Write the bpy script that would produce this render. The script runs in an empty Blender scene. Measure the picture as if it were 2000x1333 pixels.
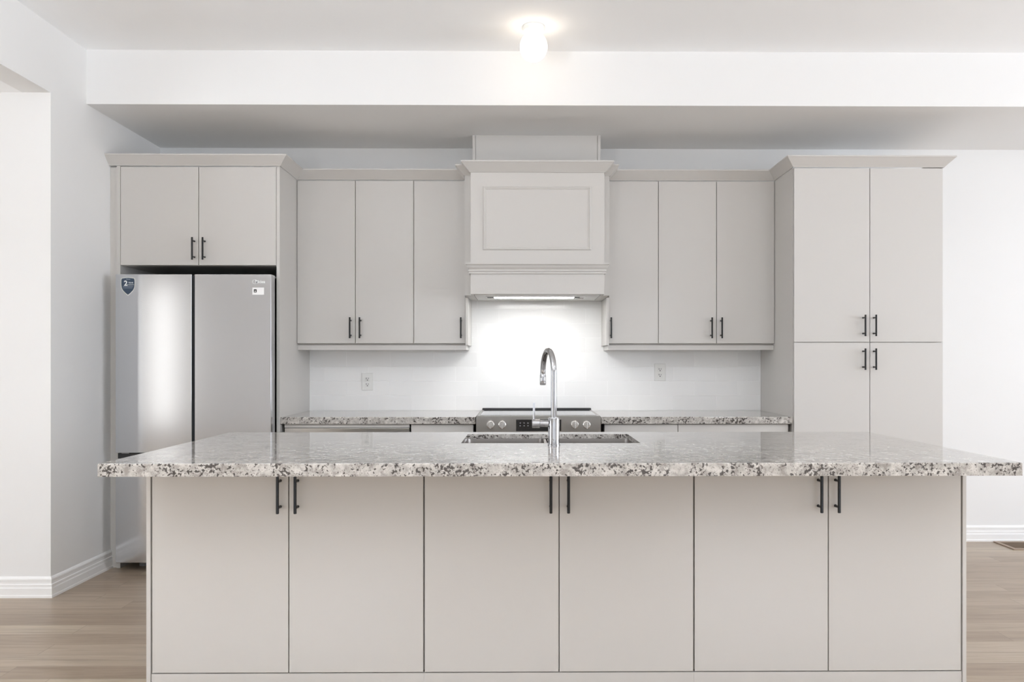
import bpy, bmesh, math, random
from mathutils import Vector, Matrix

# ------------------------------------------------------------------ camera, world, exposure
S = bpy.context.scene
COL = S.collection
S.view_settings.view_transform = 'Standard'
S.view_settings.look = 'None'
S.view_settings.gamma = 1.0
S.view_settings.use_curve_mapping = False
S.view_settings.exposure = 0.12

cam_data = bpy.data.cameras.new('camera')
cam = bpy.data.objects.new('camera', cam_data)
COL.objects.link(cam)
cam.location = (0.0, 0.0, 1.2462)
cam.rotation_euler = (math.radians(90), 0, -0.0086)
cam_data.sensor_width = 36.0
cam_data.lens = 1508.5 * 36.0 / 2000.0
cam_data.shift_x = -(1034.84 - 1000.0) / 2000.0
cam_data.shift_y = (708.56 - 666.5) / 2000.0
cam_data.clip_start = 0.05
S.camera = cam

try:
    S.cycles.use_denoising = True
    S.cycles.max_bounces = 12
    S.cycles.diffuse_bounces = 8
    S.cycles.glossy_bounces = 6
    S.cycles.sample_clamp_indirect = 8.0
    S.cycles.caustics_reflective = False
    S.cycles.caustics_refractive = False
except Exception:
    pass

W = bpy.data.worlds.new('world')
S.world = W
W.use_nodes = True
W.node_tree.nodes['Background'].inputs[0].default_value = (0.85, 0.92, 1.0, 1)
W.node_tree.nodes['Background'].inputs[1].default_value = 1.0


def area(name, loc, rot, sx, sy, power, color=(1, 1, 1)):
    """daylight or added fill entering through one window opening"""
    d = bpy.data.lights.new(name, 'AREA')
    d.shape = 'RECTANGLE'
    d.size, d.size_y = sx, sy
    d.energy = power
    d.color = color
    o = bpy.data.objects.new(name, d)
    COL.objects.link(o)
    o.location = loc
    o.rotation_euler = rot
    return o


R90 = math.radians(90)
# rear windows (behind the camera, light travels towards +Y)
area('daylight_rear_window', (-1.3, -3.42, 1.75), (R90, 0, 0), 2.3, 1.9, 9, (0.95, 0.985, 1.04))
area('daylight_rear_door', (2.3, -3.42, 1.45), (R90, 0, 0), 2.3, 2.3, 9, (0.95, 0.985, 1.04))
# narrow window far away at the rear of the passage on the left
area('daylight_passage_window', (-5.86, -3.42, 1.35), (R90, 0, 0), 0.16, 2.3, 5.5, (1.0, 0.96, 0.90))
# added passage fill in an invented end window (light travels towards +X)
area('fill_passage_end', (-6.52, 1.2, 1.4), (R90, 0, -R90), 2.0, 1.8, 72, (0.95, 1.0, 1.06))
# right wall window (light travels towards -X)
area('daylight_right_window', (6.42, 0.4, 1.6), (R90, 0, R90), 2.2, 1.9, 72, (0.94, 1.0, 1.10))
area('daylight_right_window_near_kitchen', (6.42, 2.7, 1.6), (R90, 0, R90), 1.9, 1.9, 88, (0.94, 1.0, 1.10))

# low sun through the rear windows onto the living area floor
sun_d = bpy.data.lights.new('sun', 'SUN')
sun_d.energy = 16.0
sun_d.angle = math.radians(0.6)
sun_d.color = (0.82, 0.98, 1.22)
sun = bpy.data.objects.new('sun', sun_d)
COL.objects.link(sun)
sun.location = (0, -8, 6)
sun.rotation_euler = (math.radians(90 - 25.5), 0, math.radians(4))


# ------------------------------------------------------------------ materials
def new_mat(name):
    m = bpy.data.materials.new(name)
    m.use_nodes = True
    nt = m.node_tree
    return m, nt, nt.nodes['Principled BSDF']


def N(nt, typ, **kw):
    n = nt.nodes.new(typ)
    for k, v in kw.items():
        setattr(n, k, v)
    return n


def pm(name, col, rough=0.5, metal=0.0, spec=0.5, bump=0.0, bscale=60.0, var=0.0, aniso=0.0, coat=0.0, emit=None, estr=0.0):
    m, nt, b = new_mat(name)
    b.inputs['Base Color'].default_value = (*col, 1)
    b.inputs['Roughness'].default_value = rough
    b.inputs['Metallic'].default_value = metal
    b.inputs['Specular IOR Level'].default_value = spec
    if aniso:
        b.inputs['Anisotropic'].default_value = aniso
    if coat:
        b.inputs['Coat Weight'].default_value = coat
        b.inputs['Coat Roughness'].default_value = 0.05
    if emit:
        b.inputs['Emission Color'].default_value = (*emit, 1)
        b.inputs['Emission Strength'].default_value = estr
    tc = N(nt, 'ShaderNodeTexCoord')
    nz = N(nt, 'ShaderNodeTexNoise')
    nz.inputs['Scale'].default_value = bscale
    nz.inputs['Detail'].default_value = 3
    nt.links.new(tc.outputs['Object'], nz.inputs['Vector'])
    if bump:
        bp = N(nt, 'ShaderNodeBump')
        bp.inputs['Strength'].default_value = bump
        bp.inputs['Distance'].default_value = 0.001
        nt.links.new(nz.outputs['Fac'], bp.inputs['Height'])
        nt.links.new(bp.outputs['Normal'], b.inputs['Normal'])
    if var:
        mr = N(nt, 'ShaderNodeMapRange')
        mr.inputs['To Min'].default_value = rough - var
        mr.inputs['To Max'].default_value = rough + var
        nt.links.new(nz.outputs['Fac'], mr.inputs['Value'])
        nt.links.new(mr.outputs['Result'], b.inputs['Roughness'])
    return m


def math_n(nt, op, a, b=None):
    n = N(nt, 'ShaderNodeMath', operation=op)
    for i, v in enumerate((a, b)):
        if v is None:
            continue
        if isinstance(v, (int, float)):
            n.inputs[i].default_value = v
        else:
            nt.links.new(v, n.inputs[i])
    return n.outputs[0]


def mix_col(nt, fac, a, b, blend='MIX'):
    n = N(nt, 'ShaderNodeMix', data_type='RGBA', blend_type=blend)
    if isinstance(fac, (int, float)):
        n.inputs['Factor'].default_value = fac
    else:
        nt.links.new(fac, n.inputs['Factor'])
    for key, v in (('A', a), ('B', b)):
        sock = [s for s in n.inputs if s.name == key and s.type == 'RGBA'][0]
        if isinstance(v, tuple):
            sock.default_value = (*v, 1)
        else:
            nt.links.new(v, sock)
    return [s for s in n.outputs if s.type == 'RGBA'][0]


def ramp(nt, src, stops):
    n = N(nt, 'ShaderNodeValToRGB')
    cr = n.color_ramp
    while len(cr.elements) > 1:
        cr.elements.remove(cr.elements[-1])
    cr.elements[0].position = stops[0][0]
    cr.elements[0].color = (*stops[0][1], 1)
    for p, c in stops[1:]:
        e = cr.elements.new(p)
        e.color = (*c, 1)
    nt.links.new(src, n.inputs[0])
    return n.outputs[0]


def granite():
    m, nt, b = new_mat('speckled_granite')
    geo = N(nt, 'ShaderNodeNewGeometry')
    pos = geo.outputs['Position']

    def noise(sc, det=2.0, rgh=0.5, off=0.0):
        mp = N(nt, 'ShaderNodeMapping')
        mp.inputs['Location'].default_value = (off, off * .7, off * .3)
        nt.links.new(pos, mp.inputs['Vector'])
        n = N(nt, 'ShaderNodeTexNoise')
        n.inputs['Scale'].default_value = sc
        n.inputs['Detail'].default_value = det
        n.inputs['Roughness'].default_value = rgh
        nt.links.new(mp.outputs[0], n.inputs['Vector'])
        return n.outputs['Fac']
    base = ramp(nt, noise(38, 3, .6), [(0.32, (0.30, 0.28, 0.255)), (0.5, (0.48, 0.455, 0.425)), (0.68, (0.62, 0.595, 0.56))])
    # grey quartz patches
    g = ramp(nt, noise(75, 2, .6, 3.1), [(0.56, (0, 0, 0)), (0.66, (1, 1, 1))])
    c1 = mix_col(nt, math_n(nt, 'MULTIPLY', g, 0.65), base, (0.30, 0.27, 0.25))
    # dark mica blobs, clustered
    d = noise(104, 1.8, .55, 7.7)
    clus = noise(16, 2, .5, 1.3)
    s = math_n(nt, 'ADD', d, math_n(nt, 'MULTIPLY', math_n(nt, 'SUBTRACT', clus, 0.5), 0.5))
    dk = ramp(nt, s, [(0.575, (0, 0, 0)), (0.63, (1, 1, 1))])
    c2 = mix_col(nt, math_n(nt, 'MULTIPLY', dk, 0.93), c1, (0.045, 0.038, 0.035))
    d2 = noise(230, 1.0, .5, 11.3)
    f2 = ramp(nt, math_n(nt, 'ADD', d2, math_n(nt, 'MULTIPLY', math_n(nt, 'SUBTRACT', clus, 0.5), 0.3)), [(0.63, (0, 0, 0)), (0.68, (1, 1, 1))])
    c2 = mix_col(nt, math_n(nt, 'MULTIPLY', f2, 0.7), c2, (0.10, 0.085, 0.075))
    nt.links.new(c2, b.inputs['Base Color'])
    b.inputs['Roughness'].default_value = 0.07
    b.inputs['Coat Weight'].default_value = 0.22
    b.inputs['Coat Roughness'].default_value = 0.04
    b.inputs['Specular IOR Level'].default_value = 0.55
    return m


def wood_floor():
    m, nt, b = new_mat('oak_planks')
    geo = N(nt, 'ShaderNodeNewGeometry')
    sep = N(nt, 'ShaderNodeSeparateXYZ')
    nt.links.new(geo.outputs['Position'], sep.inputs[0])
    x, y = sep.outputs[0], sep.outputs[1]
    yr = math_n(nt, 'DIVIDE', math_n(nt, 'SUBTRACT', y, 0.181), 0.125)
    row = math_n(nt, 'FLOOR', yr)
    wn = N(nt, 'ShaderNodeTexWhiteNoise', noise_dimensions='1D')
    nt.links.new(row, wn.inputs['W'])
    xs = math_n(nt, 'ADD', math_n(nt, 'DIVIDE', x, 1.15), math_n(nt, 'MULTIPLY', wn.outputs['Value'], 7.3))
    plank = math_n(nt, 'FLOOR', xs)
    cmb = N(nt, 'ShaderNodeCombineXYZ')
    nt.links.new(plank, cmb.inputs[0])
    nt.links.new(row, cmb.inputs[1])
    w2 = N(nt, 'ShaderNodeTexWhiteNoise', noise_dimensions='2D')
    nt.links.new(cmb.outputs[0], w2.inputs['Vector'])
    tone = ramp(nt, w2.outputs['Value'], [(0.0, (0.335, 0.255, 0.185)), (0.45, (0.40, 0.315, 0.235)), (0.8, (0.44, 0.355, 0.27)), (1.0, (0.50, 0.415, 0.315))])
    # grain: stretched along x, shifted per plank
    gx = math_n(nt, 'ADD', math_n(nt, 'MULTIPLY', x, 1.6), math_n(nt, 'MULTIPLY', w2.outputs['Value'], 40.0))
    gy = math_n(nt, 'MULTIPLY', y, 22.0)
    c3 = N(nt, 'ShaderNodeCombineXYZ')
    nt.links.new(gx, c3.inputs[0])
    nt.links.new(gy, c3.inputs[1])
    nz = N(nt, 'ShaderNodeTexNoise')
    nz.inputs['Scale'].default_value = 1.0
    nz.inputs['Detail'].default_value = 6
    nz.inputs['Roughness'].default_value = 0.62
    nz.inputs['Distortion'].default_value = 0.6
    nt.links.new(c3.outputs[0], nz.inputs['Vector'])
    gr = ramp(nt, nz.outputs['Fac'], [(0.25, (0.62, 0.60, 0.58)), (0.42, (0.88, 0.87, 0.86)), (0.6, (1.0, 1.0, 1.0)), (0.75, (1.08, 1.07, 1.05))])
    col = mix_col(nt, 1.0, tone, gr, 'MULTIPLY')
    c4 = N(nt, 'ShaderNodeCombineXYZ')
    nt.links.new(math_n(nt, 'MULTIPLY', gx, 3.5), c4.inputs[0])
    nt.links.new(math_n(nt, 'MULTIPLY', y, 130.0), c4.inputs[1])
    nf = N(nt, 'ShaderNodeTexNoise')
    nf.inputs['Scale'].default_value = 1.0
    nf.inputs['Detail'].default_value = 3
    nt.links.new(c4.outputs[0], nf.inputs['Vector'])
    col = mix_col(nt, 1.0, col, ramp(nt, nf.outputs['Fac'], [(0.3, (0.84, 0.83, 0.81)), (0.55, (1.0, 1.0, 1.0))]), 'MULTIPLY')
    # seams
    fy = math_n(nt, 'FRACT', yr)
    fx = math_n(nt, 'FRACT', xs)
    ey = math_n(nt, 'MINIMUM', fy, math_n(nt, 'SUBTRACT', 1.0, fy))
    ex = math_n(nt, 'MULTIPLY', math_n(nt, 'MINIMUM', fx, math_n(nt, 'SUBTRACT', 1.0, fx)), 9.2)
    e = math_n(nt, 'MINIMUM', ey, ex)
    seam = math_n(nt, 'LESS_THAN', e, 0.011)
    col = mix_col(nt, math_n(nt, 'MULTIPLY', seam, 0.5), col, (0.12, 0.09, 0.06))
    nt.links.new(col, b.inputs['Base Color'])
    b.inputs['Roughness'].default_value = 0.33
    b.inputs['Specular IOR Level'].default_value = 0.4
    bp = N(nt, 'ShaderNodeBump')
    bp.inputs['Strength'].default_value = 0.15
    bp.inputs['Distance'].default_value = 0.001
    nt.links.new(math_n(nt, 'SUBTRACT', nz.outputs['Fac'], seam), bp.inputs['Height'])
    nt.links.new(bp.outputs['Normal'], b.inputs['Normal'])
    return m


def tile_mat():
    m, nt, b = new_mat('white_subway_tile')
    geo = N(nt, 'ShaderNodeNewGeometry')
    sep = N(nt, 'ShaderNodeSeparateXYZ')
    nt.links.new(geo.outputs['Position'], sep.inputs[0])
    cmb = N(nt, 'ShaderNodeCombineXYZ')
    nt.links.new(math_n(nt, 'ADD', sep.outputs[0], 0.3187 + 30.1), cmb.inputs[0])
    nt.links.new(math_n(nt, 'SUBTRACT', sep.outputs[2], 0.9158), cmb.inputs[1])
    br = N(nt, 'ShaderNodeTexBrick')
    br.offset = 0.5
    br.offset_frequency = 2
    br.inputs['Color1'].default_value = (0.89, 0.89, 0.885, 1)
    br.inputs['Color2'].default_value = (0.92, 0.92, 0.915, 1)
    br.inputs['Mortar'].default_value = (0.95, 0.95, 0.945, 1)
    br.inputs['Scale'].default_value = 1.0
    br.inputs['Mortar Size'].default_value = 0.0014
    br.inputs['Mortar Smooth'].default_value = 0.2
    br.inputs['Brick Width'].default_value = 0.301
    br.inputs['Row Height'].default_value = 0.1004
    nt.links.new(cmb.outputs[0], br.inputs['Vector'])
    nt.links.new(br.outputs['Color'], b.inputs['Base Color'])
    mr = N(nt, 'ShaderNodeMapRange')
    mr.inputs['To Min'].default_value = 0.14
    mr.inputs['To Max'].default_value = 0.7
    nt.links.new(br.outputs['Fac'], mr.inputs['Value'])
    nt.links.new(mr.outputs[0], b.inputs['Roughness'])
    bp = N(nt, 'ShaderNodeBump', invert=True)
    bp.inputs['Strength'].default_value = 0.6
    bp.inputs['Distance'].default_value = 0.001
    nt.links.new(br.outputs['Fac'], bp.inputs['Height'])
    nt.links.new(bp.outputs['Normal'], b.inputs['Normal'])
    return m


def steel(name, col, rough, axis=2, aniso=0.5):
    """brushed stainless: fine streaks along one axis"""
    m, nt, b = new_mat(name)
    b.inputs['Base Color'].default_value = (*col, 1)
    b.inputs['Metallic'].default_value = 1.0
    tc = N(nt, 'ShaderNodeTexCoord')
    mp = N(nt, 'ShaderNodeMapping')
    sc = [600, 600, 600]
    sc[axis] = 4
    mp.inputs['Scale'].default_value = sc
    nt.links.new(tc.outputs['Object'], mp.inputs['Vector'])
    nz = N(nt, 'ShaderNodeTexNoise')
    nz.inputs['Scale'].default_value = 1.0
    nt.links.new(mp.outputs[0], nz.inputs['Vector'])
    mr = N(nt, 'ShaderNodeMapRange')
    mr.inputs['To Min'].default_value = rough - 0.001
    mr.inputs['To Max'].default_value = rough + 0.001
    nt.links.new(nz.outputs['Fac'], mr.inputs['Value'])
    nt.links.new(mr.outputs[0], b.inputs['Roughness'])
    return m


WALL = (0.815, 0.815, 0.81)
M = dict(
    wall=pm('wall_paint', WALL, 0.75, bump=0.06, bscale=180, spec=0.3),
    ceiling=pm('ceiling_paint', (0.93, 0.94, 0.95), 0.9, bump=0.08, bscale=140, spec=0.2),
    trim=pm('trim_paint', (0.88, 0.88, 0.875), 0.35, bump=0.02),
    floor=wood_floor(),
    tile=tile_mat(),
    caulk=pm('caulk', (0.9, 0.9, 0.89), 0.5),
    granite=granite(),
    paint=pm('greige_lacquer', (0.585, 0.567, 0.542), 0.38, bump=0.015, bscale=220, spec=0.45),
    inside=pm('cabinet_inside', (0.10, 0.09, 0.085), 0.8),
    black=pm('black_metal', (0.012, 0.012, 0.012), 0.38, metal=0.4, var=0.03),
    fridge=steel('brushed_steel_door', (0.64, 0.65, 0.67), 0.15, 0, 0.4),
    steel=steel('stainless_steel', (0.46, 0.44, 0.41), 0.28, 0, 0.4),
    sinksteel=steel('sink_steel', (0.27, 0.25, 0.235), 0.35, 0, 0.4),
    chrome=pm('chrome', (0.45, 0.45, 0.46), 0.06, metal=1.0, var=0.01),
    knobmetal=pm('polished_knob', (0.90, 0.88, 0.86), 0.25, metal=1.0, var=0.02),
    darkplastic=pm('dark_plastic', (0.02, 0.02, 0.021), 0.45),
    greyplastic=pm('grey_plastic', (0.30, 0.30, 0.30), 0.5),
    glass=pm('black_glass', (0.012, 0.012, 0.013), 0.05, coat=1.0),
    lightdot=pm('touch_mark', (0.22, 0.22, 0.23), 0.5),
    white=pm('white_plastic', (0.82, 0.82, 0.80), 0.35),
    slot=pm('dark_slot', (0.03, 0.03, 0.03), 0.6),
    globe=pm('lit_opal_glass', (0.95, 0.95, 0.93), 0.3, emit=(1.0, 0.84, 0.66), estr=3.4),
    fill_globe=pm('lit_fill_globe_glass', (0.95, 0.95, 0.93), 0.3, emit=(0.97, 1.01, 1.07), estr=15.0),  # glow of the added globes behind the view
    fill_glass=pm('lit_fill_glass', (0.95, 0.95, 0.93), 0.3, emit=(1.0, 0.98, 0.95), estr=6.0),  # glow of the added uplighters behind the view
    bar=pm('lit_hood_strip', (0.95, 0.95, 0.95), 0.3, emit=(1.0, 0.99, 0.97), estr=28.0),
    hoodmetal=pm('white_hood_metal', (0.80, 0.80, 0.79), 0.35),
    walnut=pm('brown_wood', (0.33, 0.25, 0.19), 0.5, bump=0.1),
    walnut_dark=pm('dark_brown_slats', (0.15, 0.10, 0.06), 0.55),
    badge=pm('navy_badge', (0.035, 0.06, 0.10), 0.35),
    silver=pm('silver_foil', (0.75, 0.75, 0.70), 0.3, metal=0.6),
    ink=pm('white_ink', (0.85, 0.88, 0.88), 0.5),
    greyink=pm('grey_ink', (0.36, 0.40, 0.47), 0.5),
    sticker=pm('white_sticker', (0.88, 0.88, 0.88), 0.4),
    blackink=pm('black_ink', (0.02, 0.02, 0.02), 0.5),
)


# ------------------------------------------------------------------ mesh helpers (all coordinates are world metres)
def box(bm, x0, x1, y0, y1, z0, z1, bev=0.0, seg=2):
    vs = [bm.verts.new((x, y, z)) for x in (x0, x1) for y in (y0, y1) for z in (z0, z1)]
    idx = [(0, 1, 3, 2), (4, 6, 7, 5), (0, 4, 5, 1), (2, 3, 7, 6), (0, 2, 6, 4), (1, 5, 7, 3)]
    fs = [bm.faces.new([vs[i] for i in f]) for f in idx]
    if bev:
        es = list({e for f in fs for e in f.edges})
        bmesh.ops.bevel(bm, geom=es, offset=bev, offset_type='OFFSET', segments=seg, affect='EDGES', profile=0.5)
    return bm


def B(*a, **k):
    return box(bmesh.new(), *a, **k)


def sweep(bm, path, profile, closed=False, d0=None, d1=None):
    """profile (outset, z) swept along a flat path; outset is to the right of travel; mitred corners"""
    n = len(path)
    rings = []
    for i, p in enumerate(path):
        p = Vector(p)
        if closed:
            a, c = Vector(path[i - 1]), Vector(path[(i + 1) % n])
        else:
            a = Vector(path[i - 1]) if i else None
            c = Vector(path[i + 1]) if i < n - 1 else None
        ds = []
        if a is not None:
            ds.append((p - a).normalized())
        if c is not None:
            ds.append((c - p).normalized())
        if d0 and i == 0:
            ds.insert(0, Vector(d0))
        if d1 and i == n - 1:
            ds.append(Vector(d1))
        ns = [Vector((d.y, -d.x)) for d in ds]
        if len(ns) == 2:
            m = (ns[0] + ns[1])
            m = m / m.length_squared * 2
        else:
            m = ns[0]
        rings.append([bm.verts.new((p.x + m.x * o, p.y + m.y * o, z)) for o, z in profile])
    k = len(profile)
    segs = n if closed else n - 1
    for i in range(segs):
        r0, r1 = rings[i], rings[(i + 1) % n]
        for j in range(k):
            bm.faces.new((r0[j], r1[j], r1[(j + 1) % k], r0[(j + 1) % k]))
    if not closed:
        bm.faces.new(rings[0])
        bm.faces.new(rings[-1][::-1])
    bmesh.ops.recalc_face_normals(bm, faces=bm.faces)
    return bm


def frame_sweep(bm, x0, x1, z0, z1, y, profile):
    """picture-frame moulding on a vertical plane y; profile (inset from outer edge, projection)"""
    pts = [(x0, z0, 1, 1), (x1, z0, -1, 1), (x1, z1, -1, -1), (x0, z1, 1, -1)]
    rings = [[bm.verts.new((px + sx * o, y - q, pz + sz * o)) for o, q in profile] for px, pz, sx, sz in pts]
    k = len(profile)
    for i in range(4):
        r0, r1 = rings[i], rings[(i + 1) % 4]
        for j in range(k):
            bm.faces.new((r0[j], r1[j], r1[(j + 1) % k], r0[(j + 1) % k]))
    bmesh.ops.recalc_face_normals(bm, faces=bm.faces)
    return bm


def tube(bm, pts, rads, seg=24, caps=True):
    """round tube through points with a radius each"""
    pts = [Vector(p) for p in pts]
    if isinstance(rads, (int, float)):
        rads = [rads] * len(pts)
    t0 = (pts[1] - pts[0]).normalized()
    up = Vector((0, 0, 1)) if abs(t0.z) < 0.9 else Vector((1, 0, 0))
    u = t0.cross(up).normalized()
    rings = []
    for i, p in enumerate(pts):
        if i == 0:
            t = pts[1] - pts[0]
        elif i == len(pts) - 1:
            t = pts[-1] - pts[-2]
        else:
            t = (pts[i + 1] - pts[i]).normalized() + (pts[i] - pts[i - 1]).normalized()
        if t.length < 1e-9:
            t = t0
        t.normalize()
        u = (u - t * u.dot(t)).normalized()
        v = t.cross(u)
        rings.append([bm.verts.new(p + (u * math.cos(2 * math.pi * a / seg) + v * math.sin(2 * math.pi * a / seg)) * rads[i]) for a in range(seg)])
        t0 = t
    for r0, r1 in zip(rings, rings[1:]):
        for j in range(seg):
            bm.faces.new((r0[j], r0[(j + 1) % seg], r1[(j + 1) % seg], r1[j]))
    if caps:
        bm.faces.new(rings[0][::-1])
        bm.faces.new(rings[-1])
    bmesh.ops.recalc_face_normals(bm, faces=bm.faces)
    return bm


def lathe(bm, c, prof, axis='z', seg=40):
    """profile (radius, height) revolved about an axis through c"""
    c = Vector(c)
    rings = []
    for r, h in prof:
        ring = []
        if r < 1e-6:
            ring = [None]
            p = {'z': Vector((0, 0, h)), 'y': Vector((0, h, 0)), 'x': Vector((h, 0, 0))}[axis]
            ring = [bm.verts.new(c + p)]
        else:
            for a in range(seg):
                A = 2 * math.pi * a / seg
                q, s = r * math.cos(A), r * math.sin(A)
                p = {'z': Vector((q, s, h)), 'y': Vector((q, h, s)), 'x': Vector((h, q, s))}[axis]
                ring.append(bm.verts.new(c + p))
        rings.append(ring)
    for r0, r1 in zip(rings, rings[1:]):
        for j in range(seg):
            a = r0[j % len(r0)], r0[(j + 1) % len(r0)], r1[(j + 1) % len(r1)], r1[j % len(r1)]
            vs = []
            for v in a:
                if v not in vs:
                    vs.append(v)
            if len(vs) > 2:
                bm.faces.new(vs)
    for r in (rings[0], rings[-1]):
        if len(r) > 1:
            bm.faces.new(r)
    bmesh.ops.recalc_face_normals(bm, faces=bm.faces)
    return bm


def link(name, bm, mat, smooth=False):
    me = bpy.data.meshes.new(name)
    bmesh.ops.recalc_face_normals(bm, faces=bm.faces)
    bm.to_mesh(me)
    bm.free()
    me.materials.append(M[mat])
    if smooth:
        for p in me.polygons:
            p.use_smooth = True
        try:
            me.set_sharp_from_angle(angle=math.radians(38))
        except Exception:
            pass
    o = bpy.data.objects.new(name, me)
    COL.objects.link(o)
    return o


def root_of(o):
    while o.parent:
        o = o.parent
    return o


def part(parent, name, bm, mat, smooth=False, label=None):
    """a child mesh given in world coordinates"""
    r = root_of(parent)
    bmesh.ops.translate(bm, verts=bm.verts, vec=-Vector(r.location))
    o = link(name, bm, mat, smooth)
    o.parent = parent
    if label:
        o['label'] = label
    return o


def thing(name, loc, label, cat, group=None):
    o = bpy.data.objects.new(name, None)
    o.empty_display_size = 0.05
    COL.objects.link(o)
    o.location = loc
    o['label'] = label
    o['category'] = cat
    if group:
        o['group'] = group
    return o


def struct(name, bm, mat, smooth=False):
    o = link(name, bm, mat, smooth)
    o['kind'] = 'structure'
    return o


def struct_part(parent, name, bm, mat):
    o = link(name, bm, mat)
    o.parent = parent
    return o


# ------------------------------------------------------------------ room shell
XL, YB, ZC, ZS, ZO = -2.507, 5.360, 3.043, 2.731, 2.680
XR, YR, XP = 6.5, -3.5, -6.6
struct('floor', B(XP - .1, XR + .1, YR - .1, YB + .15, -0.1, 0.0), 'floor')
struct('ceiling', B(XL, XR + .1, YR - .1, 4.455, ZC, ZC + .1), 'ceiling')
struct('ceiling_bulkhead', B(XL, XR + .1, 4.455, YB + .15, ZS, ZC + .1), 'wall')
struct('wall_back', B(XL - .15, XR + .1, YB, YB + .15, 0, ZS), 'wall')
bm = B(XL - .15, XL, 4.12, YB + .15, 0, ZC + .1)
box(bm, XL - .15, XL, YR - .1, 4.12, ZO, ZC + .1)
struct('wall_left', bm, 'wall')
struct('wall_passage', B(XP - .1, XL - .15, 4.12, 4.27, 0, ZO + .1), 'wall')
struct('ceiling_passage', B(XP - .1, XL - .15, YR - .1, 4.12, ZO, ZO + .1), 'ceiling')


def wall_with_holes_y(name, y0, y1, x0, x1, z1, holes):
    bm = bmesh.new()
    xs = x0
    for hx0, hx1, hz0, hz1 in holes:
        box(bm, xs, hx0, y0, y1, 0, z1)
        if hz0 > 0:
            box(bm, hx0, hx1, y0, y1, 0, hz0)
        box(bm, hx0, hx1, y0, y1, hz1, z1)
        xs = hx1
    box(bm, xs, x1, y0, y1, 0, z1)
    return struct(name, bm, 'wall')


def wall_with_holes_x(name, x0, x1, y0, y1, z1, holes):
    bm = bmesh.new()
    ys = y0
    for h0, h1, hz0, hz1 in holes:
        box(bm, x0, x1, ys, h0, 0, z1)
        if hz0 > 0:
            box(bm, x0, x1, h0, h1, 0, hz0)
        box(bm, x0, x1, h0, h1, hz1, z1)
        ys = h1
    box(bm, x0, x1, ys, y1, 0, z1)
    return struct(name, bm, 'wall')


wall_with_holes_y('wall_rear', YR, YR + .15 - .15 + .12, XP - .1, XR + .1, ZC, [(-6.0, -5.72, .15, 2.55), (-2.45, -.15, .75, 2.75), (1.15, 3.45, .3, 2.65)])
wall_with_holes_x('wall_right', XR, XR + .1, YR, YB, ZC, [(-.7, 1.5, .65, 2.55), (1.75, 3.65, .65, 2.55)])
wall_with_holes_x('wall_passage_end', XP - .1, XP, YR, 4.12, ZO, [(0.2, 2.2, .5, 2.3)])


def win_y(n, x0, x1, z0, z1, y, cols):
    bm = bmesh.new()
    w = .06
    box(bm, x0, x1, y, y + .06, z0, z0 + w)
    box(bm, x0, x1, y, y + .06, z1 - w, z1)
    for i in range(cols + 1):
        xx = x0 + (x1 - x0 - w) * i / cols
        box(bm, xx, xx + w, y, y + .06, z0 + w, z1 - w)
    struct('window_%d' % n, bm, 'trim')


def win_x(n, y0, y1, z0, z1, x, cols):
    bm = bmesh.new()
    w = .06
    box(bm, x, x + .06, y0, y1, z0, z0 + w)
    box(bm, x, x + .06, y0, y1, z1 - w, z1)
    for i in range(cols + 1):
        yy = y0 + (y1 - y0 - w) * i / cols
        box(bm, x, x + .06, yy, yy + w, z0 + w, z1 - w)
    struct('window_%d' % n, bm, 'trim')


win_y(1, -2.45, -.15, .75, 2.75, YR + .09, 3)
win_y(2, 1.15, 3.45, .3, 2.65, YR + .09, 2)
win_x(3, -.7, 1.5, .65, 2.55, XR - .09, 2)
win_x(6, 1.75, 3.65, .65, 2.55, XR - .09, 2)
win_y(4, -6.0, -5.72, .15, 2.55, YR + .06, 1)
win_x(5, 0.2, 2.2, .5, 2.3, XP + .09, 2)  # made-up frame around the added passage fill

BASEP = [(0, 0), (.0165, 0), (.0165, .012), (.0145, .016), (.0145, .050), (.0125, .056), (.0125, .070), (.0095, .074),
         (.0095, .086), (.0105, .090), (.0105, .098), (.006, .106), (.003, .110), (0, .110)]
struct('baseboard_left', sweep(bmesh.new(), [(XP, 4.12), (XL, 4.12), (XL, 4.712)], BASEP), 'trim')
struct('baseboard_back', sweep(bmesh.new(), [(2.570, YB), (XR, YB)], BASEP), 'trim')

# tiled splashback with caulk lines at its two ends
bs = struct('wall_backsplash', B(-1.4765, 1.6492, 5.352, YB, .914, 1.69), 'tile')
cb = B(-1.4845 + .008, -1.4765 + .006, 5.3495, 5.352, .9145, 1.329)
box(cb, 1.6432, 1.6492, 5.3495, 5.352, .9145, 1.329)
struct_part(bs, 'caulk_line', cb, 'caulk')

# ------------------------------------------------------------------ shared builders
GAP = .0019


def handle(door, x, z0, z1, yface, proj=.035):
    """round black bar on two posts"""
    bm = bmesh.new()
    y = yface - proj
    e = .0012
    tube(bm, [(x, y, z0), (x, y, z0 + e), (x, y, z1 - e), (x, y, z1)], [.0045, .0055, .0055, .0045], 16)
    m = (z0 + z1) / 2
    for s in (-.048, .048):
        tube(bm, [(x, y + .002, m + s), (x, yface, m + s)], .0042, 12)
        tube(bm, [(x, yface - .0015, m + s), (x, yface, m + s)], .0055, 12)
    return part(door, 'handle', bm, 'black', True)


def door(parent, x0, x1, z0, z1, yf, name='door', t=.019):
    return part(parent, name, B(x0 + GAP, x1 - GAP, yf, yf + t, z0 + GAP, z1 - GAP, bev=.0012), 'paint')


CROWN = [(0, 0), (.006, 0), (.008, .004), (.050, .050), (.055, .054), (.055, .062), (0, .062)]


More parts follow.
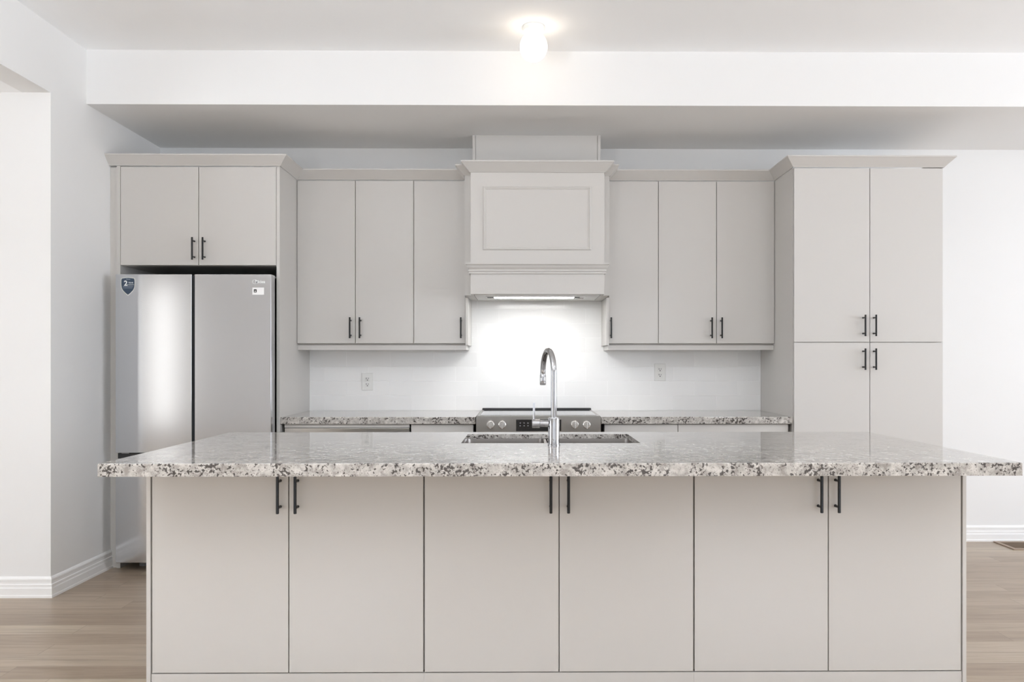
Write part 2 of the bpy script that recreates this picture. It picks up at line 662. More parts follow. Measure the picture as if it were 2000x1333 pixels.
def crown(parent, path, z0, h=.062, grow=1.0, d0=None, d1=None):
    prof = [(o * grow, z0 + z * h / .062) for o, z in CROWN]
    return part(parent, 'crown_molding', sweep(bmesh.new(), path, prof, d0=d0, d1=d1), 'paint')


YP = 4.700        # face of the deep cabinets
YU = 5.052        # face of the wall cabinets
ZT = 2.4355       # top of doors
ZCR = 2.4390      # underside of crown

# ------------------------------------------------------------------ refrigerator enclosure
t = thing('refrigerator_cabinet', (-1.99, 5.0, 0), 'greige refrigerator surround with two short doors above the fridge and a sloping crown', 'cabinet')
bm = B(-2.4621, -2.4405, YP, YB - .001, 0, ZCR - .0005)
part(t, 'side_panel', bm, 'paint')
part(t, 'side_panel', B(-1.4971, -1.4775, YP, YB - .001, 0, ZCR - .0005, bev=.001), 'paint')
part(t, 'filler_panel', B(XL + .0005, -2.4621, YP + .012, YP + .03, 0, ZT - .002), 'paint')
part(t, 'cabinet_box', B(-2.4405, -1.4971, YP + .021, YB - .001, 1.835, ZCR - .0005), 'paint')
d = door(t, -2.4400, -1.9677, 1.8347, ZT, YP)
handle(d, -1.9929, 1.8657, 2.0013, YP)
d = door(t, -1.9677, -1.4975, 1.8347, ZT, YP)
handle(d, -1.9300, 1.8657, 2.0013, YP)
crown(t, [(XL + .0005, YP), (-1.4770, YP), (-1.4770, YU - .0002)], ZCR, .0600, d1=(1, 0))

# ------------------------------------------------------------------ refrigerator
FX0, FX1, FY = -2.4225, -1.5000, 4.610
t = thing('refrigerator', (-1.96, 5.0, 0), 'stainless steel french door refrigerator with a navy badge, standing in the greige surround', 'refrigerator')
part(t, 'body', B(FX0 + .012, FX1 - .010, FY + .085, 5.34, .045, 1.757, bev=.004), 'darkplastic')


def fdoor(x0, x1, z0, z1, name):
    bm = B(x0, x1, FY, FY + .07, z0, z1, bev=.0028, seg=2)
    return part(t, name, bm, 'fridge')


dl = fdoor(FX0, -1.9709, .709, 1.7716, 'door')
dr = fdoor(-1.9543, FX1, .709, 1.7716, 'door')
fdoor(FX0, FX1, .0544, .668, 'freezer_drawer')
bm = B(FX0 + .004, FX1 - .004, FY + .02, FY + .084, .672, .705)
part(t, 'handle_recess', bm, 'darkplastic')
bm = B(FX0 + .03, FX0 + .075, FY + .012, FY + .03, .7035, .7075)
part(t, 'hinge', bm, 'chrome')
for x in (FX0 + .09, FX1 - .09):
    part(t, 'foot', lathe(bmesh.new(), (x, FY + .16, 0), [(.024, 0), (.024, .022), (.010, .024), (.010, .045)]), 'greyplastic', True)
part(t, 'kick_grille', B(FX0 + .03, FX1 - .03, FY + .13, FY + .15, .028, .0535), 'darkplastic')
part(t, 'hinge_cover', B(FX1 - .055, FX1 - .003, FY + .035, FY + .16, 1.7575, 1.768, bev=.003), 'greyplastic')
# seal between the doors
part(t, 'door_gasket', B(-1.9705, -1.9547, FY + .03, FY + .08, .712, 1.768), 'darkplastic')


# shield badge
def shield_pts(cx, zt, w, h):
    hw = w / 2
    L = [(-.93, -.03), (-.5, .0), (0, .02), (.5, .0), (.93, -.03), (1.0, -.14), (1.0, -.42), (.93, -.60), (.72, -.76), (.40, -.90), (0, -1.03),
         (-.40, -.90), (-.72, -.76), (-.93, -.60), (-1.0, -.42), (-1.0, -.14)]
    return [(cx + a * hw, zt + b * h) for a, b in L]


def plate(bm, pts, y0, y1):
    f = [bm.verts.new((x, y0, z)) for x, z in pts]
    b2 = [bm.verts.new((x, y1, z)) for x, z in pts]
    bm.faces.new(f)
    bm.faces.new(b2[::-1])
    n = len(pts)
    for i in range(n):
        bm.faces.new((f[i], f[(i + 1) % n], b2[(i + 1) % n], b2[i]))
    return bm


def text_bm(txt, size, x, y, z, extrude=.0002, shear=0.0, align='CENTER', bold=0.0):
    cu = bpy.data.curves.new('lettering', 'FONT')
    cu.body = txt
    cu.size = size
    cu.align_x = align
    cu.align_y = 'CENTER'
    cu.extrude = extrude
    cu.shear = shear
    cu.offset = bold
    ob = bpy.data.objects.new('lettering', cu)
    COL.objects.link(ob)
    dg = bpy.context.evaluated_depsgraph_get()
    dg.update()
    me = bpy.data.meshes.new_from_object(ob.evaluated_get(dg))
    bm = bmesh.new()
    bm.from_mesh(me)
    bpy.data.objects.remove(ob)
    bpy.data.curves.remove(cu)
    bpy.data.meshes.remove(me)
    bmesh.ops.rotate(bm, verts=bm.verts, cent=(0, 0, 0), matrix=Matrix.Rotation(R90, 3, 'X'))
    bmesh.ops.translate(bm, verts=bm.verts, vec=(x, y, z))
    return bm


bc, bz = -2.3482, 1.7520
badge = part(dl, 'badge', plate(bmesh.new(), shield_pts(bc, bz, .086, .105), FY - .0006, FY - .00005), 'silver', label='silver edged navy shield badge')
t_ = badge
bm = plate(bmesh.new(), shield_pts(bc, bz - .0040, .078, .0965), FY - .0010, FY - .0007)
badge_face = part(dl, 'badge_face', bm, 'badge', label='navy face of the shield badge')
bm = text_bm('2', .042, bc - .013, FY - .0013, bz - .036, bold=.0012)
part(dl, 'badge_lettering', bm, 'ink')
bm = text_bm('Midea', .010, bc + .002, FY - .0013, bz - .011)
part(dl, 'badge_lettering', bm, 'greyink')
bm = text_bm('YEAR', .0125, bc + .017, FY - .0013, bz - .032)
bm2 = text_bm('WARRANTY', .0075, bc + .016, FY - .0013, bz - .044)
me_ = bpy.data.meshes.new('tmp'); bm2.to_mesh(me_); bm2.free(); bm.from_mesh(me_)
part(dl, 'badge_lettering', bm, 'ink')
bm = B(bc - .030, bc + .030, FY - .0013, FY - .0011, bz - .0555, bz - .0535)
box(bm, bc - .031, bc + .026, FY - .0013, FY - .0011, bz - .0635, bz - .0620)
part(dl, 'badge_lettering', bm, 'greyink')
# logo on the right door: ring mark and word
bm = text_bm('Midea', .0250, -1.5655, FY - .0004, 1.7268, bold=.0004)
lx, lz = -1.597, 1.7270
ring = []
for i in range(27):
    a = math.radians(40 + i * 10.5)
    ring.append((lx + .0130 * math.cos(a), FY - .0003, lz + .0130 * math.sin(a)))
tube(bm, ring, .0012, 6)
part(dr, 'logo', bm, 'ink', label='white ring and word mark')
part(dr, 'sticker', B(-1.6115, -1.5425, FY - .0004, FY - .00005, 1.6500, 1.6930), 'sticker', label='white energy sticker')
bm = B(-1.6030, -1.5855, FY - .0010, FY - .0005, 1.6640, 1.6820, bev=.0002)
part(dr, 'sticker_mark', bm, 'blackink')
part(dr, 'sticker_mark', B(-1.5985, -1.5900, FY - .0014, FY - .0011, 1.6690, 1.6735), 'sticker')

# ------------------------------------------------------------------ wall cabinets
def wall_cabinet(x0, x1, doors, label, name='upper_cabinet', end=None):
    t = thing(name, ((x0 + x1) / 2, 5.2, 1.33), label, 'cabinet')
    part(t, 'cabinet_box', B(x0 + .0003, x1 - .0003, YU + .021, YB - .0005, 1.3695, ZCR - .0005), 'paint')
    for a, b_, hx in doors:
        d = door(t, a, b_, 1.3700, ZT, YU)
        handle(d, hx, 1.4041, 1.5402, YU)
    return t


XHL, XHR = -.3765, .5600     # sides of the hood bay
t1 = wall_cabinet(-1.4768, -.7153, [(-1.4765, -1.0959, -1.1248), (-1.0959, -.7153, -1.0618)],
                  'greige two-door wall cabinet between the refrigerator surround and the single-door wall cabinet')
t2 = wall_cabinet(-.7153, XHL, [(-.7153, XHL, -.4050)],
                  'greige single-door wall cabinet with its black handle beside the range hood, nearer the refrigerator')
t3 = wall_cabinet(XHR, .8859, [(XHR, .8859, .5730)],
                  'greige single-door wall cabinet with its black handle beside the range hood, nearer the tall pantry')
t4 = wall_cabinet(.8859, 1.6497, [(.8859, 1.2673, 1.2302), (1.2673, 1.6497, 1.2953)],
                  'greige two-door wall cabinet between the single-door wall cabinet and the tall pantry')
RAIL = [(0, 0), (.012, 0), (.012, .030), (.002, .040), (0, .040)]


def rail(t, path):
    prof = [(o, 1.3285 + z) for o, z in RAIL]
    part(t, 'light_rail', sweep(bmesh.new(), path, prof), 'paint')


rail(t1, [(-1.4765, YU + .034), (-.7154, YU + .034)])
rail(t2, [(-.7152, YU + .034), (XHL - .010, YU + .034), (XHL - .010, YB - .009)])
rail(t3, [(XHR + .010, YB - .009), (XHR + .010, YU + .034), (.8858, YU + .034)])
rail(t4, [(.8860, YU + .034), (1.6495, YU + .034)])
crown(t1, [(-1.4768, YU), (-.7154, YU)], ZCR, .0600, d0=(0, 1))
crown(t2, [(-.7152, YU), (-.3702, YU)], ZCR, .0600, d1=(0, -1))
crown(t3, [(.5462, YU), (.8858, YU)], ZCR, .0600, d0=(0, 1))
crown(t4, [(.8860, YU), (1.6501, YU)], ZCR, .0600, d1=(0, -1))
part(t2, 'end_panel', B(XHL, XHL + .018, YU - .018, YB - .0085, 1.360, 1.6700, bev=.001), 'paint', label='brightly lit end panel under the hood')
part(t3, 'end_panel', B(XHR - .018, XHR, YU - .018, YB - .0085, 1.360, 1.6700, bev=.001), 'paint', label='brightly lit end panel under the hood')

# ------------------------------------------------------------------ range hood
HX0, HX1, HY = -.3271, .5052, 4.800
HC = (HX0 + HX1) / 2
t = thing('range_hood', (HC, 5.1, 1.66), 'greige box range hood with a framed front panel, crown and lit strip above the cooker', 'range hood')
HZ0 = 1.6712
part(t, 'hood_body', B(HX0, HX1, HY, 4.895, HZ0, 2.4286, bev=.001), 'paint')
bm = B(-.3700, .5460, 4.890, YB - .0005, HZ0, 2.4286)
part(t, 'side_box', bm, 'paint')
prof = [(0, 1.7985), (.009, 1.7985), (.009, 1.8085), (.0135, 1.8125), (.0135, 1.8165), (.009, 1.8190), (.010, 1.8260), (.017, 1.8340), (.022, 1.8460),
        (.024, 1.8500), (.030, 1.8540), (.030, 1.8654), (0, 1.8654)]
part(t, 'middle_molding', sweep(bmesh.new(), [(HX0, 4.889), (HX0, HY), (HX1, HY), (HX1, 4.889)], prof), 'paint')
crown(t, [(HX0, 4.889), (HX0, HY), (HX1, HY), (HX1, 4.889)], 2.4286)
crown(t, [(-.3700, YU - .0002), (-.3700, 4.890), (.5460, 4.890), (.5460, YU - .0002)], 2.4286, d0=(1, 0), d1=(1, 0))
fp = [(0, 0), (.002, .004), (.006, .007), (.010, .007), (.013, .003), (.018, .0035), (.021, .001), (.021, 0)]
part(t, 'panel_molding', frame_sweep(bmesh.new(), -.2508, .4239, 1.9449, 2.3427, HY, fp), 'paint')
# chimney cover
CY = 5.040
bm = B(-.3301, -.3115, CY, YB - .0005, 2.4300, ZS - .0005)
part(t, 'chimney_panel', bm, 'paint')
part(t, 'chimney_panel', B(.4867, .5053, CY, YB - .0005, 2.4300, ZS - .0005), 'paint')
part(t, 'chimney_panel', B(-.3100, .4852, CY + .003, CY + .02, 2.4300, ZS - .0005), 'paint')
# insert below
IX0, IX1, IY0, IY1 = -.3050, .4800, 4.835, 5.215
part(t, 'vent_insert', B(IX0, IX1, IY0, IY1, HZ0 - .004, HZ0 - .0002), 'hoodmetal', label='white metal liner under the hood')
bm = B(IX0 - .003, IX0, IY0, IY1, HZ0 - .0035, HZ0 - .0003)
box(bm, IX1, IX1 + .003, IY0, IY1, HZ0 - .0035, HZ0 - .0003)
box(bm, IX0, IX1, IY1, IY1 + .003, HZ0 - .0035, HZ0 - .0003)
part(t, 'shadow_gap', bm, 'darkplastic')
frm = bmesh.new()
sx0, sx1, sy0, sy1 = -.238, .400, 4.895, 5.045
box(frm, sx0, sx1, sy0, sy0 + .006, HZ0 - .009, HZ0 - .0042)
box(frm, sx0, sx1, sy1 - .006, sy1, HZ0 - .009, HZ0 - .0042)
box(frm, sx0, sx0 + .006, sy0 + .006, sy1 - .006, HZ0 - .009, HZ0 - .0042)
box(frm, sx1 - .006, sx1, sy0 + .006, sy1 - .006, HZ0 - .009, HZ0 - .0042)
part(t, 'slot_frame', frm, 'hoodmetal')
part(t, 'slot', B(sx0 + .006, sx1 - .006, sy0 + .006, sy1 - .006, HZ0 - .0055, HZ0 - .0042), 'slot')
part(t, 'light_strip', B(-.185, .325, 4.925, 5.020, HZ0 - .0085, HZ0 - .0057), 'bar', label='glowing white light strip')
part(t, 'switch', B(.362, .392, 4.915, 4.965, HZ0 - .0085, HZ0 - .0057, bev=.0008), 'knobmetal')

# ------------------------------------------------------------------ tall pantry
PX0, PX1 = 1.6503, 2.5671
t = thing('pantry_cabinet', (2.1, 5.0, 0), 'tall greige pantry cabinet with four doors and black handles beside the bare wall', 'cabinet')
part(t, 'cabinet_box', B(PX0, PX1, YP + .021, YB - .0005, 0, ZCR - .0005), 'paint')
XM = 2.1178
for z0, z1, h0, h1 in ((1.3700, ZT, 1.4063, 1.5366), (.1050, 1.3700, 1.2014, 1.3318)):
    d = door(t, PX0 + .002, XM, z0, z1, YP)
    handle(d, 2.0755, h0, h1, YP)
    d = door(t, XM, PX1, z0, z1, YP)
    handle(d, 2.1409, h0, h1, YP)
part(t, 'kick_board', B(PX0 + .002, PX1 - .002, YP + .004, YP + .0205, 0, .102), 'paint')
crown(t, [(PX0, YU - .0002), (PX0, YP), (PX1, YP), (PX1, YB - .0005)], ZCR, .0600, d0=(1, 0))

# ------------------------------------------------------------------ base run
YBF = 4.735
t = thing('dishwasher', (-1.08, 5.05, 0), 'stainless steel dishwasher under the granite worktop beside the refrigerator surround', 'dishwasher')
part(t, 'body', B(-1.4500, -.7000, YBF + .03, 5.33, .02, .845), 'greyplastic')
part(t, 'door_panel', B(-1.4583, -.6965, YBF, YBF + .028, .105, .8440, bev=.002), 'steel')
part(t, 'top_strip', B(-1.4583, -.6965, YBF - .002, YBF + .028, .8475, .8685), 'paint', label='greige strip above the steel door')
part(t, 'kick_plate', B(-1.4583, -.6965, YBF + .05, YBF + .06, 0, .100), 'darkplastic')
part(t, 'door_handle', tube(bmesh.new(), [(-1.38, YBF - .035, .78), (-.77, YBF - .035, .78)], .008, 16), 'steel', True)


def base_cabinet(x0, x1, label, cells):
    t = thing('base_cabinet', ((x0 + x1) / 2, 5.05, 0), label, 'cabinet')
    part(t, 'cabinet_box', B(x0 + .001, x1 - .001, YBF + .021, YB - .001, .1, .8695), 'paint')
    part(t, 'kick_board', B(x0 + .001, x1 - .001, YBF + .06, YBF + .075, 0, .0995), 'paint')
    for a, b_, hx in cells:
        d = part(t, 'drawer', B(a + GAP, b_ - GAP, YBF, YBF + .019, .705, .8660, bev=.0012), 'paint')
        bm = bmesh.new()
        m = (a + b_) / 2
        tube(bm, [(m - .068, YBF - .035, .785), (m + .068, YBF - .035, .785)], .0055, 16)
        for s in (-.048, .048):
            tube(bm, [(m + s, YBF - .033, .785), (m + s, YBF, .785)], .0042, 12)
        part(d, 'handle', bm, 'black', True)
        d = part(t, 'door', B(a + GAP, b_ - GAP, YBF, YBF + .019, .1065, .7020, bev=.0012), 'paint')
        handle(d, hx, .53, .666, YBF)
    return t


base_cabinet(-.6900, -.3039, 'narrow greige base cabinet between the dishwasher and the cooker', [(-.6880, -.3039, -.33)])
base_cabinet(.4968, .9500, 'greige base cabinet on the pantry side directly beside the cooker', [(.4968, .9500, .52)])
base_cabinet(.9500, 1.6311, 'wide greige base cabinet against the tall pantry', [(.9500, 1.6311, .98)])


def slab(x0, x1, y0, y1, z0, z1, label, name='countertop'):
    o = link(name, B(x0, x1, y0, y1, z0, z1, bev=.003, seg=3), 'granite')
    o['label'] = label
    o['category'] = 'countertop'
    return o


slab(-1.4768, -.2905, 4.712, 5.3515, .8700, .914, 'speckled granite worktop over the dishwasher, between fridge surround and cooker')
slab(.4760, 1.6500, 4.712, 5.3515, .8700, .914, 'speckled granite worktop between the cooker and the tall pantry')

# ------------------------------------------------------------------ cooker
RX0, RX1, RY = -.2842, .4698, 4.670
t = thing('slide_in_range', (HC, 5.0, 0), 'stainless steel slide-in electric cooker with four knobs and a black glass display', 'cooker')
part(t, 'body', B(RX0 + .001, RX1 - .001, RY + .06, 5.335, .03, .9145), 'steel')
# control panel with canted top corners
pts = [(RX0, .80), (RX0, .914), (RX0 + .009, .9228), (RX1 - .009, .9228), (RX1, .914), (RX1, .80)]
bm = plate(bmesh.new(), pts, RY, RY + .059)
part(t, 'control_panel', bm, 'steel')
part(t, 'cooktop_frame', B(RX0 + .001, RX1 - .001, RY + .0595, 5.300, .9146, .9210, bev=.001), 'steel')
part(t, 'cooktop', B(RX0 + .020, RX1 - .020, RY + .075, 5.285, .9211, .9235, bev=.001), 'glass', label='black ceramic glass hob')
part(t, 'rear_vent', B(RX0 + .004, RX1 - .004, 5.290, 5.335, .9147, .9330, bev=.003), 'darkplastic')
disp = part(t, 'display', B(-.0429, .2296, RY - .0025, RY - .0001, .8315, .9012), 'glass', label='black glass display')
for i in range(3):
    for j in range(2):
        cx_, cz_ = -.0180 + i * .0235, .8800 - j * .0165
        part(disp, 'touch_button', B(cx_ - .0035, cx_ + .0035, RY - .0029, RY - .0026, cz_ - .0030, cz_ + .0030), 'lightdot')
for kx in (-.1970, -.1265, .3117, .3830):
    k = part(t, 'knob', lathe(bmesh.new(), (kx, RY, .8702), [(.0, -.021), (.019, -.021), (.0225, -.018), (.0245, -.004), (.0245, -.0002)], 'y'), 'knobmetal', True)
    part(k, 'grip', B(kx - .0055, kx + .0055, RY - .034, RY - .0205, .8702 - .024, .8702 + .024, bev=.003), 'knobmetal')
dd = part(t, 'oven_door', B(RX0 + .002, RX1 - .002, RY - .006, RY + .055, .22, .795, bev=.003), 'steel')
part(dd, 'window', B(RX0 + .11, RX1 - .11, RY - .0085, RY - .0062, .33, .66), 'glass')
part(dd, 'handle', tube(bmesh.new(), [(RX0 + .06, RY - .055, .745), (RX1 - .06, RY - .055, .745)], .010, 16), 'steel', True)
part(t, 'warming_drawer', B(RX0 + .002, RX1 - .002, RY - .004, RY + .055, .05, .215, bev=.003), 'steel')
for x in (RX0 + .05, RX1 - .05):
    part(t, 'foot', B(x - .02, x + .02, RY + .08, RY + .12, 0, .03), 'darkplastic')

# ------------------------------------------------------------------ outlets
def outlet(cx, cz, label):
    y = 5.352
    t = thing('wall_outlet', (cx, y, cz), label, 'outlet', 'outlets on the tiled splashback')
    part(t, 'cover_plate', B(cx - .0388, cx + .0388, y - .006, y - .0002, cz - .0603, cz + .0603, bev=.0025), 'white')
    for s in (1, -1):
        zc = cz + s * .0195
        r = part(t, 'receptacle', B(cx - .0165, cx + .0165, y - .0082, y - .0061, zc - .0150, zc + .0150, bev=.0015), 'white')
        bm = B(cx - .0090, cx - .0055, y - .0087, y - .0083, zc - .0015, zc + .0085)
        box(bm, cx + .0052, cx + .0080, y - .0087, y - .0083, zc - .001, zc + .0075)
        box(bm, cx - .0032, cx + .0032, y - .0087, y - .0083, zc - .0115, zc - .0050)
        part(r, 'socket_slots', bm, 'slot')
    part(t, 'screw', lathe(bmesh.new(), (cx, y, cz), [(0, -.0072), (.0028, -.0070), (.0030, -.0062)], 'y', 12), 'white')


outlet(-1.0762, 1.1134, 'white duplex outlet on the tiles above the worktop beside the refrigerator surround')
outlet(.9484, 1.1783, 'white duplex outlet on the tiles on the pantry side of the cooker')

# ------------------------------------------------------------------ island
IX0, IX1, IY0, IY1 = -1.3958, 1.6543, 2.5451, 3.6918
FYI = 2.864
ZI0 = .8710
E0, E1 = -1.3905, 1.6500
bounds = [(-1.3733, -.8670, -.3677), (-.3677, .1332, .6345), (.6345, 1.1355, 1.6342)]
hands = [(-.8977, -.8335), (.1016, .1664), (1.0975, 1.1618)]
labs = ['greige two-door island cabinet at the end nearer the refrigerator',
        'greige two-door island cabinet in the middle under the sink',
        'greige two-door island cabinet at the end nearer the floor vent']
for i, ((a, m, b_), (h1, h2)) in enumerate(zip(bounds, hands)):
    t = thing('island_cabinet', ((a + b_) / 2, 3.26, 0), labs[i], 'cabinet', 'cabinets of the kitchen island')
    if i == 1:      # open box around the sink bowls
        bm = B(a + .0005, b_ - .0005, FYI + .021, 3.05, .098, .8705)
        box(bm, a + .0005, b_ - .0005, 3.62, 3.655, .098, .8705)
        box(bm, a + .0005, b_ - .0005, 3.05, 3.62, .098, .62)
        part(t, 'cabinet_box', bm, 'paint')
    else:
        part(t, 'cabinet_box', B(a + .0005, b_ - .0005, FYI + .021, 3.655, .098, .8705), 'paint')
    d = door(t, a + .001, m, .0965, .8640, FYI)
    handle(d, h1, .6927, .8290, FYI)
    d = door(t, m, b_ - .001, .0965, .8640, FYI)
    handle(d, h2, .6927, .8290, FYI)
    part(t, 'base_rail', B(a + .0002, b_ - .0002, FYI + .0005, FYI + .019, 0, .0945), 'paint')
    if i == 0:
        part(t, 'end_panel', B(E0, a - .002, FYI - .003, 3.66, 0, .8705, bev=.001), 'paint')
    if i == 2:
        part(t, 'end_panel', B(b_ + .002, E1, FYI - .003, 3.66, 0, .8705, bev=.001), 'paint')

SX0, SX1, SY0, SY1 = -.2560, .4840, 3.180, 3.580
# worktop: thin slab with a cut-out plus a built-up edge
bm = bmesh.new()
xs, ys = [IX0, SX0, SX1, IX1], [IY0, SY0, SY1, IY1]
zt, zb = .914, .8935
gt = [[bm.verts.new((x, y, zt)) for y in ys] for x in xs]
gb = [[bm.verts.new((x, y, zb)) for y in ys] for x in xs]
for i in range(3):
    for j in range(3):
        if i == 1 and j == 1:
            continue
        bm.faces.new((gt[i][j], gt[i + 1][j], gt[i + 1][j + 1], gt[i][j + 1]))
        bm.faces.new((gb[i][j], gb[i][j + 1], gb[i + 1][j + 1], gb[i + 1][j]))
for (i0, j0), (i1, j1) in (((1, 1), (2, 1)), ((2, 1), (2, 2)), ((2, 2), (1, 2)), ((1, 2), (1, 1))):
    bm.faces.new((gt[i0][j0], gt[i1][j1], gb[i1][j1], gb[i0][j0]))
per = [(0, 0), (1, 0), (2, 0), (3, 0), (3, 1), (3, 2), (3, 3), (2, 3), (1, 3), (0, 3), (0, 2), (0, 1)]
for k in range(12):
    a, b_ = per[k], per[(k + 1) % 12]
    bm.faces.new((gt[a[0]][a[1]], gt[b_[0]][b_[1]], gb[b_[0]][b_[1]], gb[a[0]][a[1]]))
bmesh.ops.recalc_face_normals(bm, faces=bm.faces)
# bevel the outer top edge
oe = [e for e in bm.edges if all(abs(v.co.z - zt) < 1e-6 for v in e.verts) and
      (all(abs(v.co.x - IX0) < 1e-6 for v in e.verts) or all(abs(v.co.x - IX1) < 1e-6 for v in e.verts) or
       all(abs(v.co.y - IY0) < 1e-6 for v in e.verts) or all(abs(v.co.y - IY1) < 1e-6 for v in e.verts))]
bmesh.ops.bevel(bm, geom=oe, offset=.0035, offset_type='OFFSET', segments=3, affect='EDGES', profile=0.5)
for x0, x1, y0, y1 in ((IX0, IX1, IY0, IY0 + .04), (IX0, IX1, IY1 - .032, IY1), (IX0, IX0 + .004, IY0 + .04, IY1 - .032), (IX1 - .003, IX1, IY0 + .04, IY1 - .032)):
    box(bm, x0, x1, y0, y1, ZI0, zb)
top = link('island_countertop', bm, 'granite')
top['label'] = 'long speckled granite island worktop with a sink cut into it'
top['category'] = 'countertop'

# sink: two steel bowls
t = thing('kitchen_sink', ((SX0 + SX1) / 2, 3.38, .66), 'stainless steel double bowl sink set under the island worktop', 'sink')


def bowl(x0, x1, y0, y1, z0, z1, r=.03):
    bm = bmesh.new()

    def ringpts(x0, x1, y0, y1, z, r):
        pts = []
        for cx, cy, a0 in ((x1 - r, y1 - r, 0), (x0 + r, y1 - r, 90), (x0 + r, y0 + r, 180), (x1 - r, y0 + r, 270)):
            for k in range(7):
                a = math.radians(a0 + k * 15)
                pts.append(bm.verts.new((cx + r * math.cos(a), cy + r * math.sin(a), z)))
        return pts
    prev = None
    first = ringpts(x0 - .012, x1 + .012, y0 - .012, y1 + .012, z1, r + .012)
    prev = first
    for ins, z in ((0, z1), (.002, z1 - .02), (.004, z0 + .03), (.010, z0 + .012), (.03, z0)):
        cur = ringpts(x0 + ins, x1 - ins, y0 + ins, y1 - ins, z, r)
        for j in range(len(cur)):
            bm.faces.new((prev[j], prev[(j + 1) % len(cur)], cur[(j + 1) % len(cur)], cur[j]))
        prev = cur
    bm.faces.new(prev)
    return bm


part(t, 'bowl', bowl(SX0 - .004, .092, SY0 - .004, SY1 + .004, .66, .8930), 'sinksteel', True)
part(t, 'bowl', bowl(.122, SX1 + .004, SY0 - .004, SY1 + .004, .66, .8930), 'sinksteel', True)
for x in (-.08, .30):
    part(t, 'drain', lathe(bmesh.new(), (x, 3.38, .66), [(0, .004), (.03, .004), (.042, .002), (.045, .0005)], 'z', 28), 'chrome', True)

# ------------------------------------------------------------------ faucet
FXc, FYc, FZ = .1232, 3.100, .914
t = thing('kitchen_faucet', (FXc, FYc, FZ), 'tall polished chrome gooseneck tap standing behind the island sink', 'faucet')
part(t, 'base_column', lathe(bmesh.new(), (FXc, FYc, FZ), [(.0255, 0), (.0255, .004), (.0232, .006), (.0228, .108), (.0215, .1115), (.014, .112)]), 'chrome', True)
dirv = Vector((-.20, .98, 0)).normalized()
pts = [(FXc, FYc, FZ + .110)]
R_ = .098
zc = 1.198
pts += [(FXc, FYc, z) for z in (1.05, 1.10, 1.15, zc)]
for k in range(1, 25):
    a = math.pi * k / 24
    p = Vector((FXc, FYc, zc)) + dirv * (R_ - R_ * math.cos(a)) + Vector((0, 0, R_ * math.sin(a)))
    pts.append(tuple(p))
part(t, 'neck', tube(bmesh.new(), pts, .0119, 28), 'chrome', True)
e = Vector(pts[-1])
sp = [e, e - Vector((0, 0, .004)), e - Vector((0, 0, .006)), e - Vector((0, 0, .045)), e - Vector((0, 0, .048))]
part(t, 'spray_head', tube(bmesh.new(), [tuple(p) for p in sp], [.0119, .0119, .0130, .0130, .0115], 28), 'chrome', True)
hz = FZ + .087
hb = tube(bmesh.new(), [(FXc - .021, FYc, hz), (FXc - .056, FYc, hz)], .0135, 24)
tube(hb, [(FXc - .055, FYc, hz), (FXc - .057, FYc, hz), (FXc - .086, FYc, hz), (FXc - .088, FYc, hz)], [.0165, .0185, .0185, .0165], 28)
part(t, 'valve', hb, 'chrome', True)
part(t, 'lever', tube(bmesh.new(), [(FXc - .080, FYc, hz + .014), (FXc - .080, FYc, hz + .084)], [.0048, .0042], 16), 'chrome', True)

# ------------------------------------------------------------------ ceiling light
LX, LY = .056, 4.13
t = thing('ceiling_light', (LX, LY, ZC), 'small round opal globe light, switched on, fixed to the ceiling', 'ceiling light')
part(t, 'base', lathe(bmesh.new(), (LX, LY, ZC), [(.058, -.0005), (.060, -.012), (.056, -.026), (.046, -.030)]), 'white', True)
gl = [(.0, -.1865)]
gr = .0735
for k in range(1, 20):
    a = math.pi * k / 22
    gl.append((gr * math.sin(a), -.1865 + gr * 1.08 - gr * 1.08 * math.cos(a)))
part(t, 'globe', lathe(bmesh.new(), (LX, LY, ZC), gl), 'globe', True, label='glowing white opal globe')

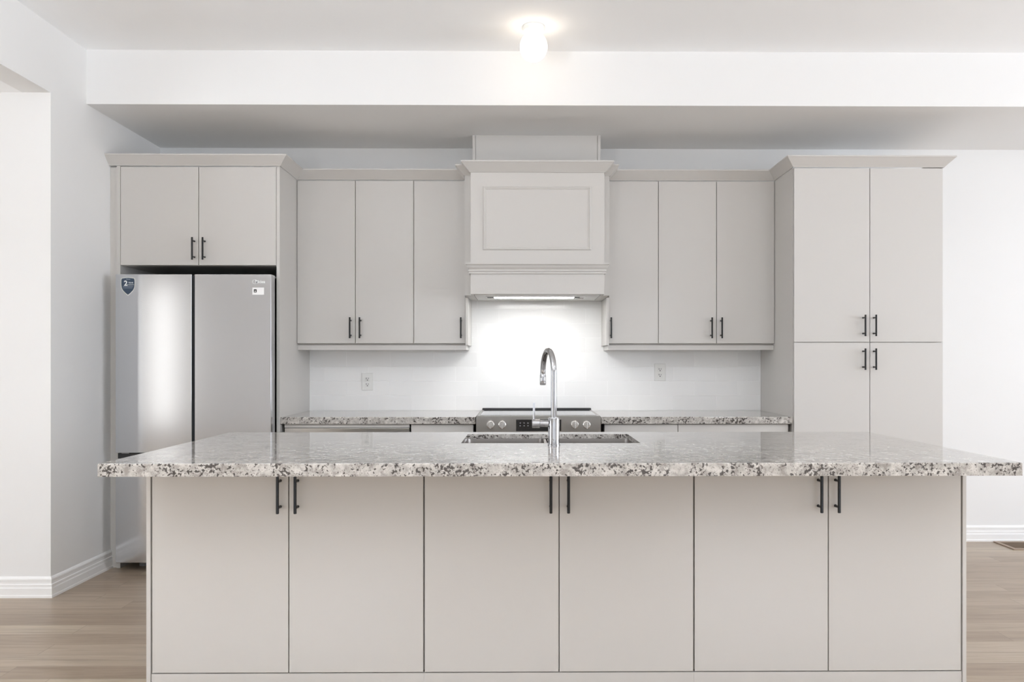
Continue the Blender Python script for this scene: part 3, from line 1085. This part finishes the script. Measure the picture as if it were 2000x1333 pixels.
# unseen uplighters behind the view, added to brighten the ceiling from below
for gx, gy, gw, lab in ((-1.5, 0.7, 72.0, 'black uplighter added as ceiling fill nearest the passage'),
                    (0.9, -1.2, 54.0, 'black uplighter added as ceiling fill between the rear windows'),
                    (3.2, 0.9, 8.0, 'black uplighter added as ceiling fill nearest the far wall window')):
    t = thing('fill_uplighter', (gx, gy, 0), lab, 'fill lamp')
    part(t, 'base', lathe(bmesh.new(), (gx, gy, 0), [(.15, 0), (.15, .015), (.02, .03)]), 'black', True)
    part(t, 'pole', tube(bmesh.new(), [(gx, gy, .02), (gx, gy, 1.56)], .011, 16), 'black', True)
    part(t, 'bowl_shade', lathe(bmesh.new(), (gx, gy, 1.55), [(.012, 0), (.07, .015), (.14, .05), (.18, .10), (.176, .10), (.136, .055), (.07, .022), (0, .012)]), 'white', True)
    part(t, 'diffuser', lathe(bmesh.new(), (gx, gy, 1.60), [(0, .020), (.140, .020), (.142, .018), (.142, .016)]), 'fill_glass', True)
    d_ = bpy.data.lights.new('fill_uplight', 'AREA')
    d_.shape = 'DISK'
    d_.size = .28
    d_.energy = gw
    d_.color = (0.96, 1.01, 1.085)
    o_ = bpy.data.objects.new('fill_uplight', d_)
    COL.objects.link(o_)
    o_.location = (0, 0, 1.625)
    o_.rotation_euler = (math.pi, 0, 0)
    o_.parent = t

# unseen ceiling globes behind the view, added as fill from above
for gx, gy, lab in ((-1.0, 1.5, 'large opal globe added as fill from above on the passage side'),
                    (2.2, 1.3, 'large opal globe added as fill from above on the far side from the passage')):
    t = thing('ceiling_light', (gx, gy, ZC), lab, 'ceiling light')
    part(t, 'base', lathe(bmesh.new(), (gx, gy, ZC), [(.085, -.0005), (.085, -.02), (.07, -.03), (.06, -.035)]), 'white', True)
    gl = [(.0, -.315)]
    for k in range(1, 20):
        a = math.pi * k / 21
        gl.append((.14 * math.sin(a), -.315 + .14 - .14 * math.cos(a)))
    part(t, 'globe', lathe(bmesh.new(), (gx, gy, ZC), gl), 'fill_globe', True)

# ------------------------------------------------------------------ floor register
VX0, VX1, VY0, VY1 = 3.258, 3.62, 5.100, 5.325
t = thing('floor_vent', ((VX0 + VX1) / 2, (VY0 + VY1) / 2, 0), 'brown slatted wooden floor vent by the white baseboard', 'vent')
bm = bmesh.new()
w = .026
for x0, x1, y0, y1 in ((VX0, VX1, VY0, VY0 + w), (VX0, VX1, VY1 - w, VY1), (VX0, VX0 + w, VY0 + w, VY1 - w), (VX1 - w, VX1, VY0 + w, VY1 - w)):
    box(bm, x0, x1, y0, y1, .0002, .007)
part(t, 'frame', bm, 'walnut')
part(t, 'backing', B(VX0 + w, VX1 - w, VY0 + w, VY1 - w, .0002, .001), 'walnut_dark')
bm = bmesh.new()
for k in range(12):
    yy = VY0 + w + .006 + k * .0138
    box(bm, VX0 + w, VX1 - w, yy, yy + .007, .001, .0055)
part(t, 'slats', bm, 'walnut_dark')
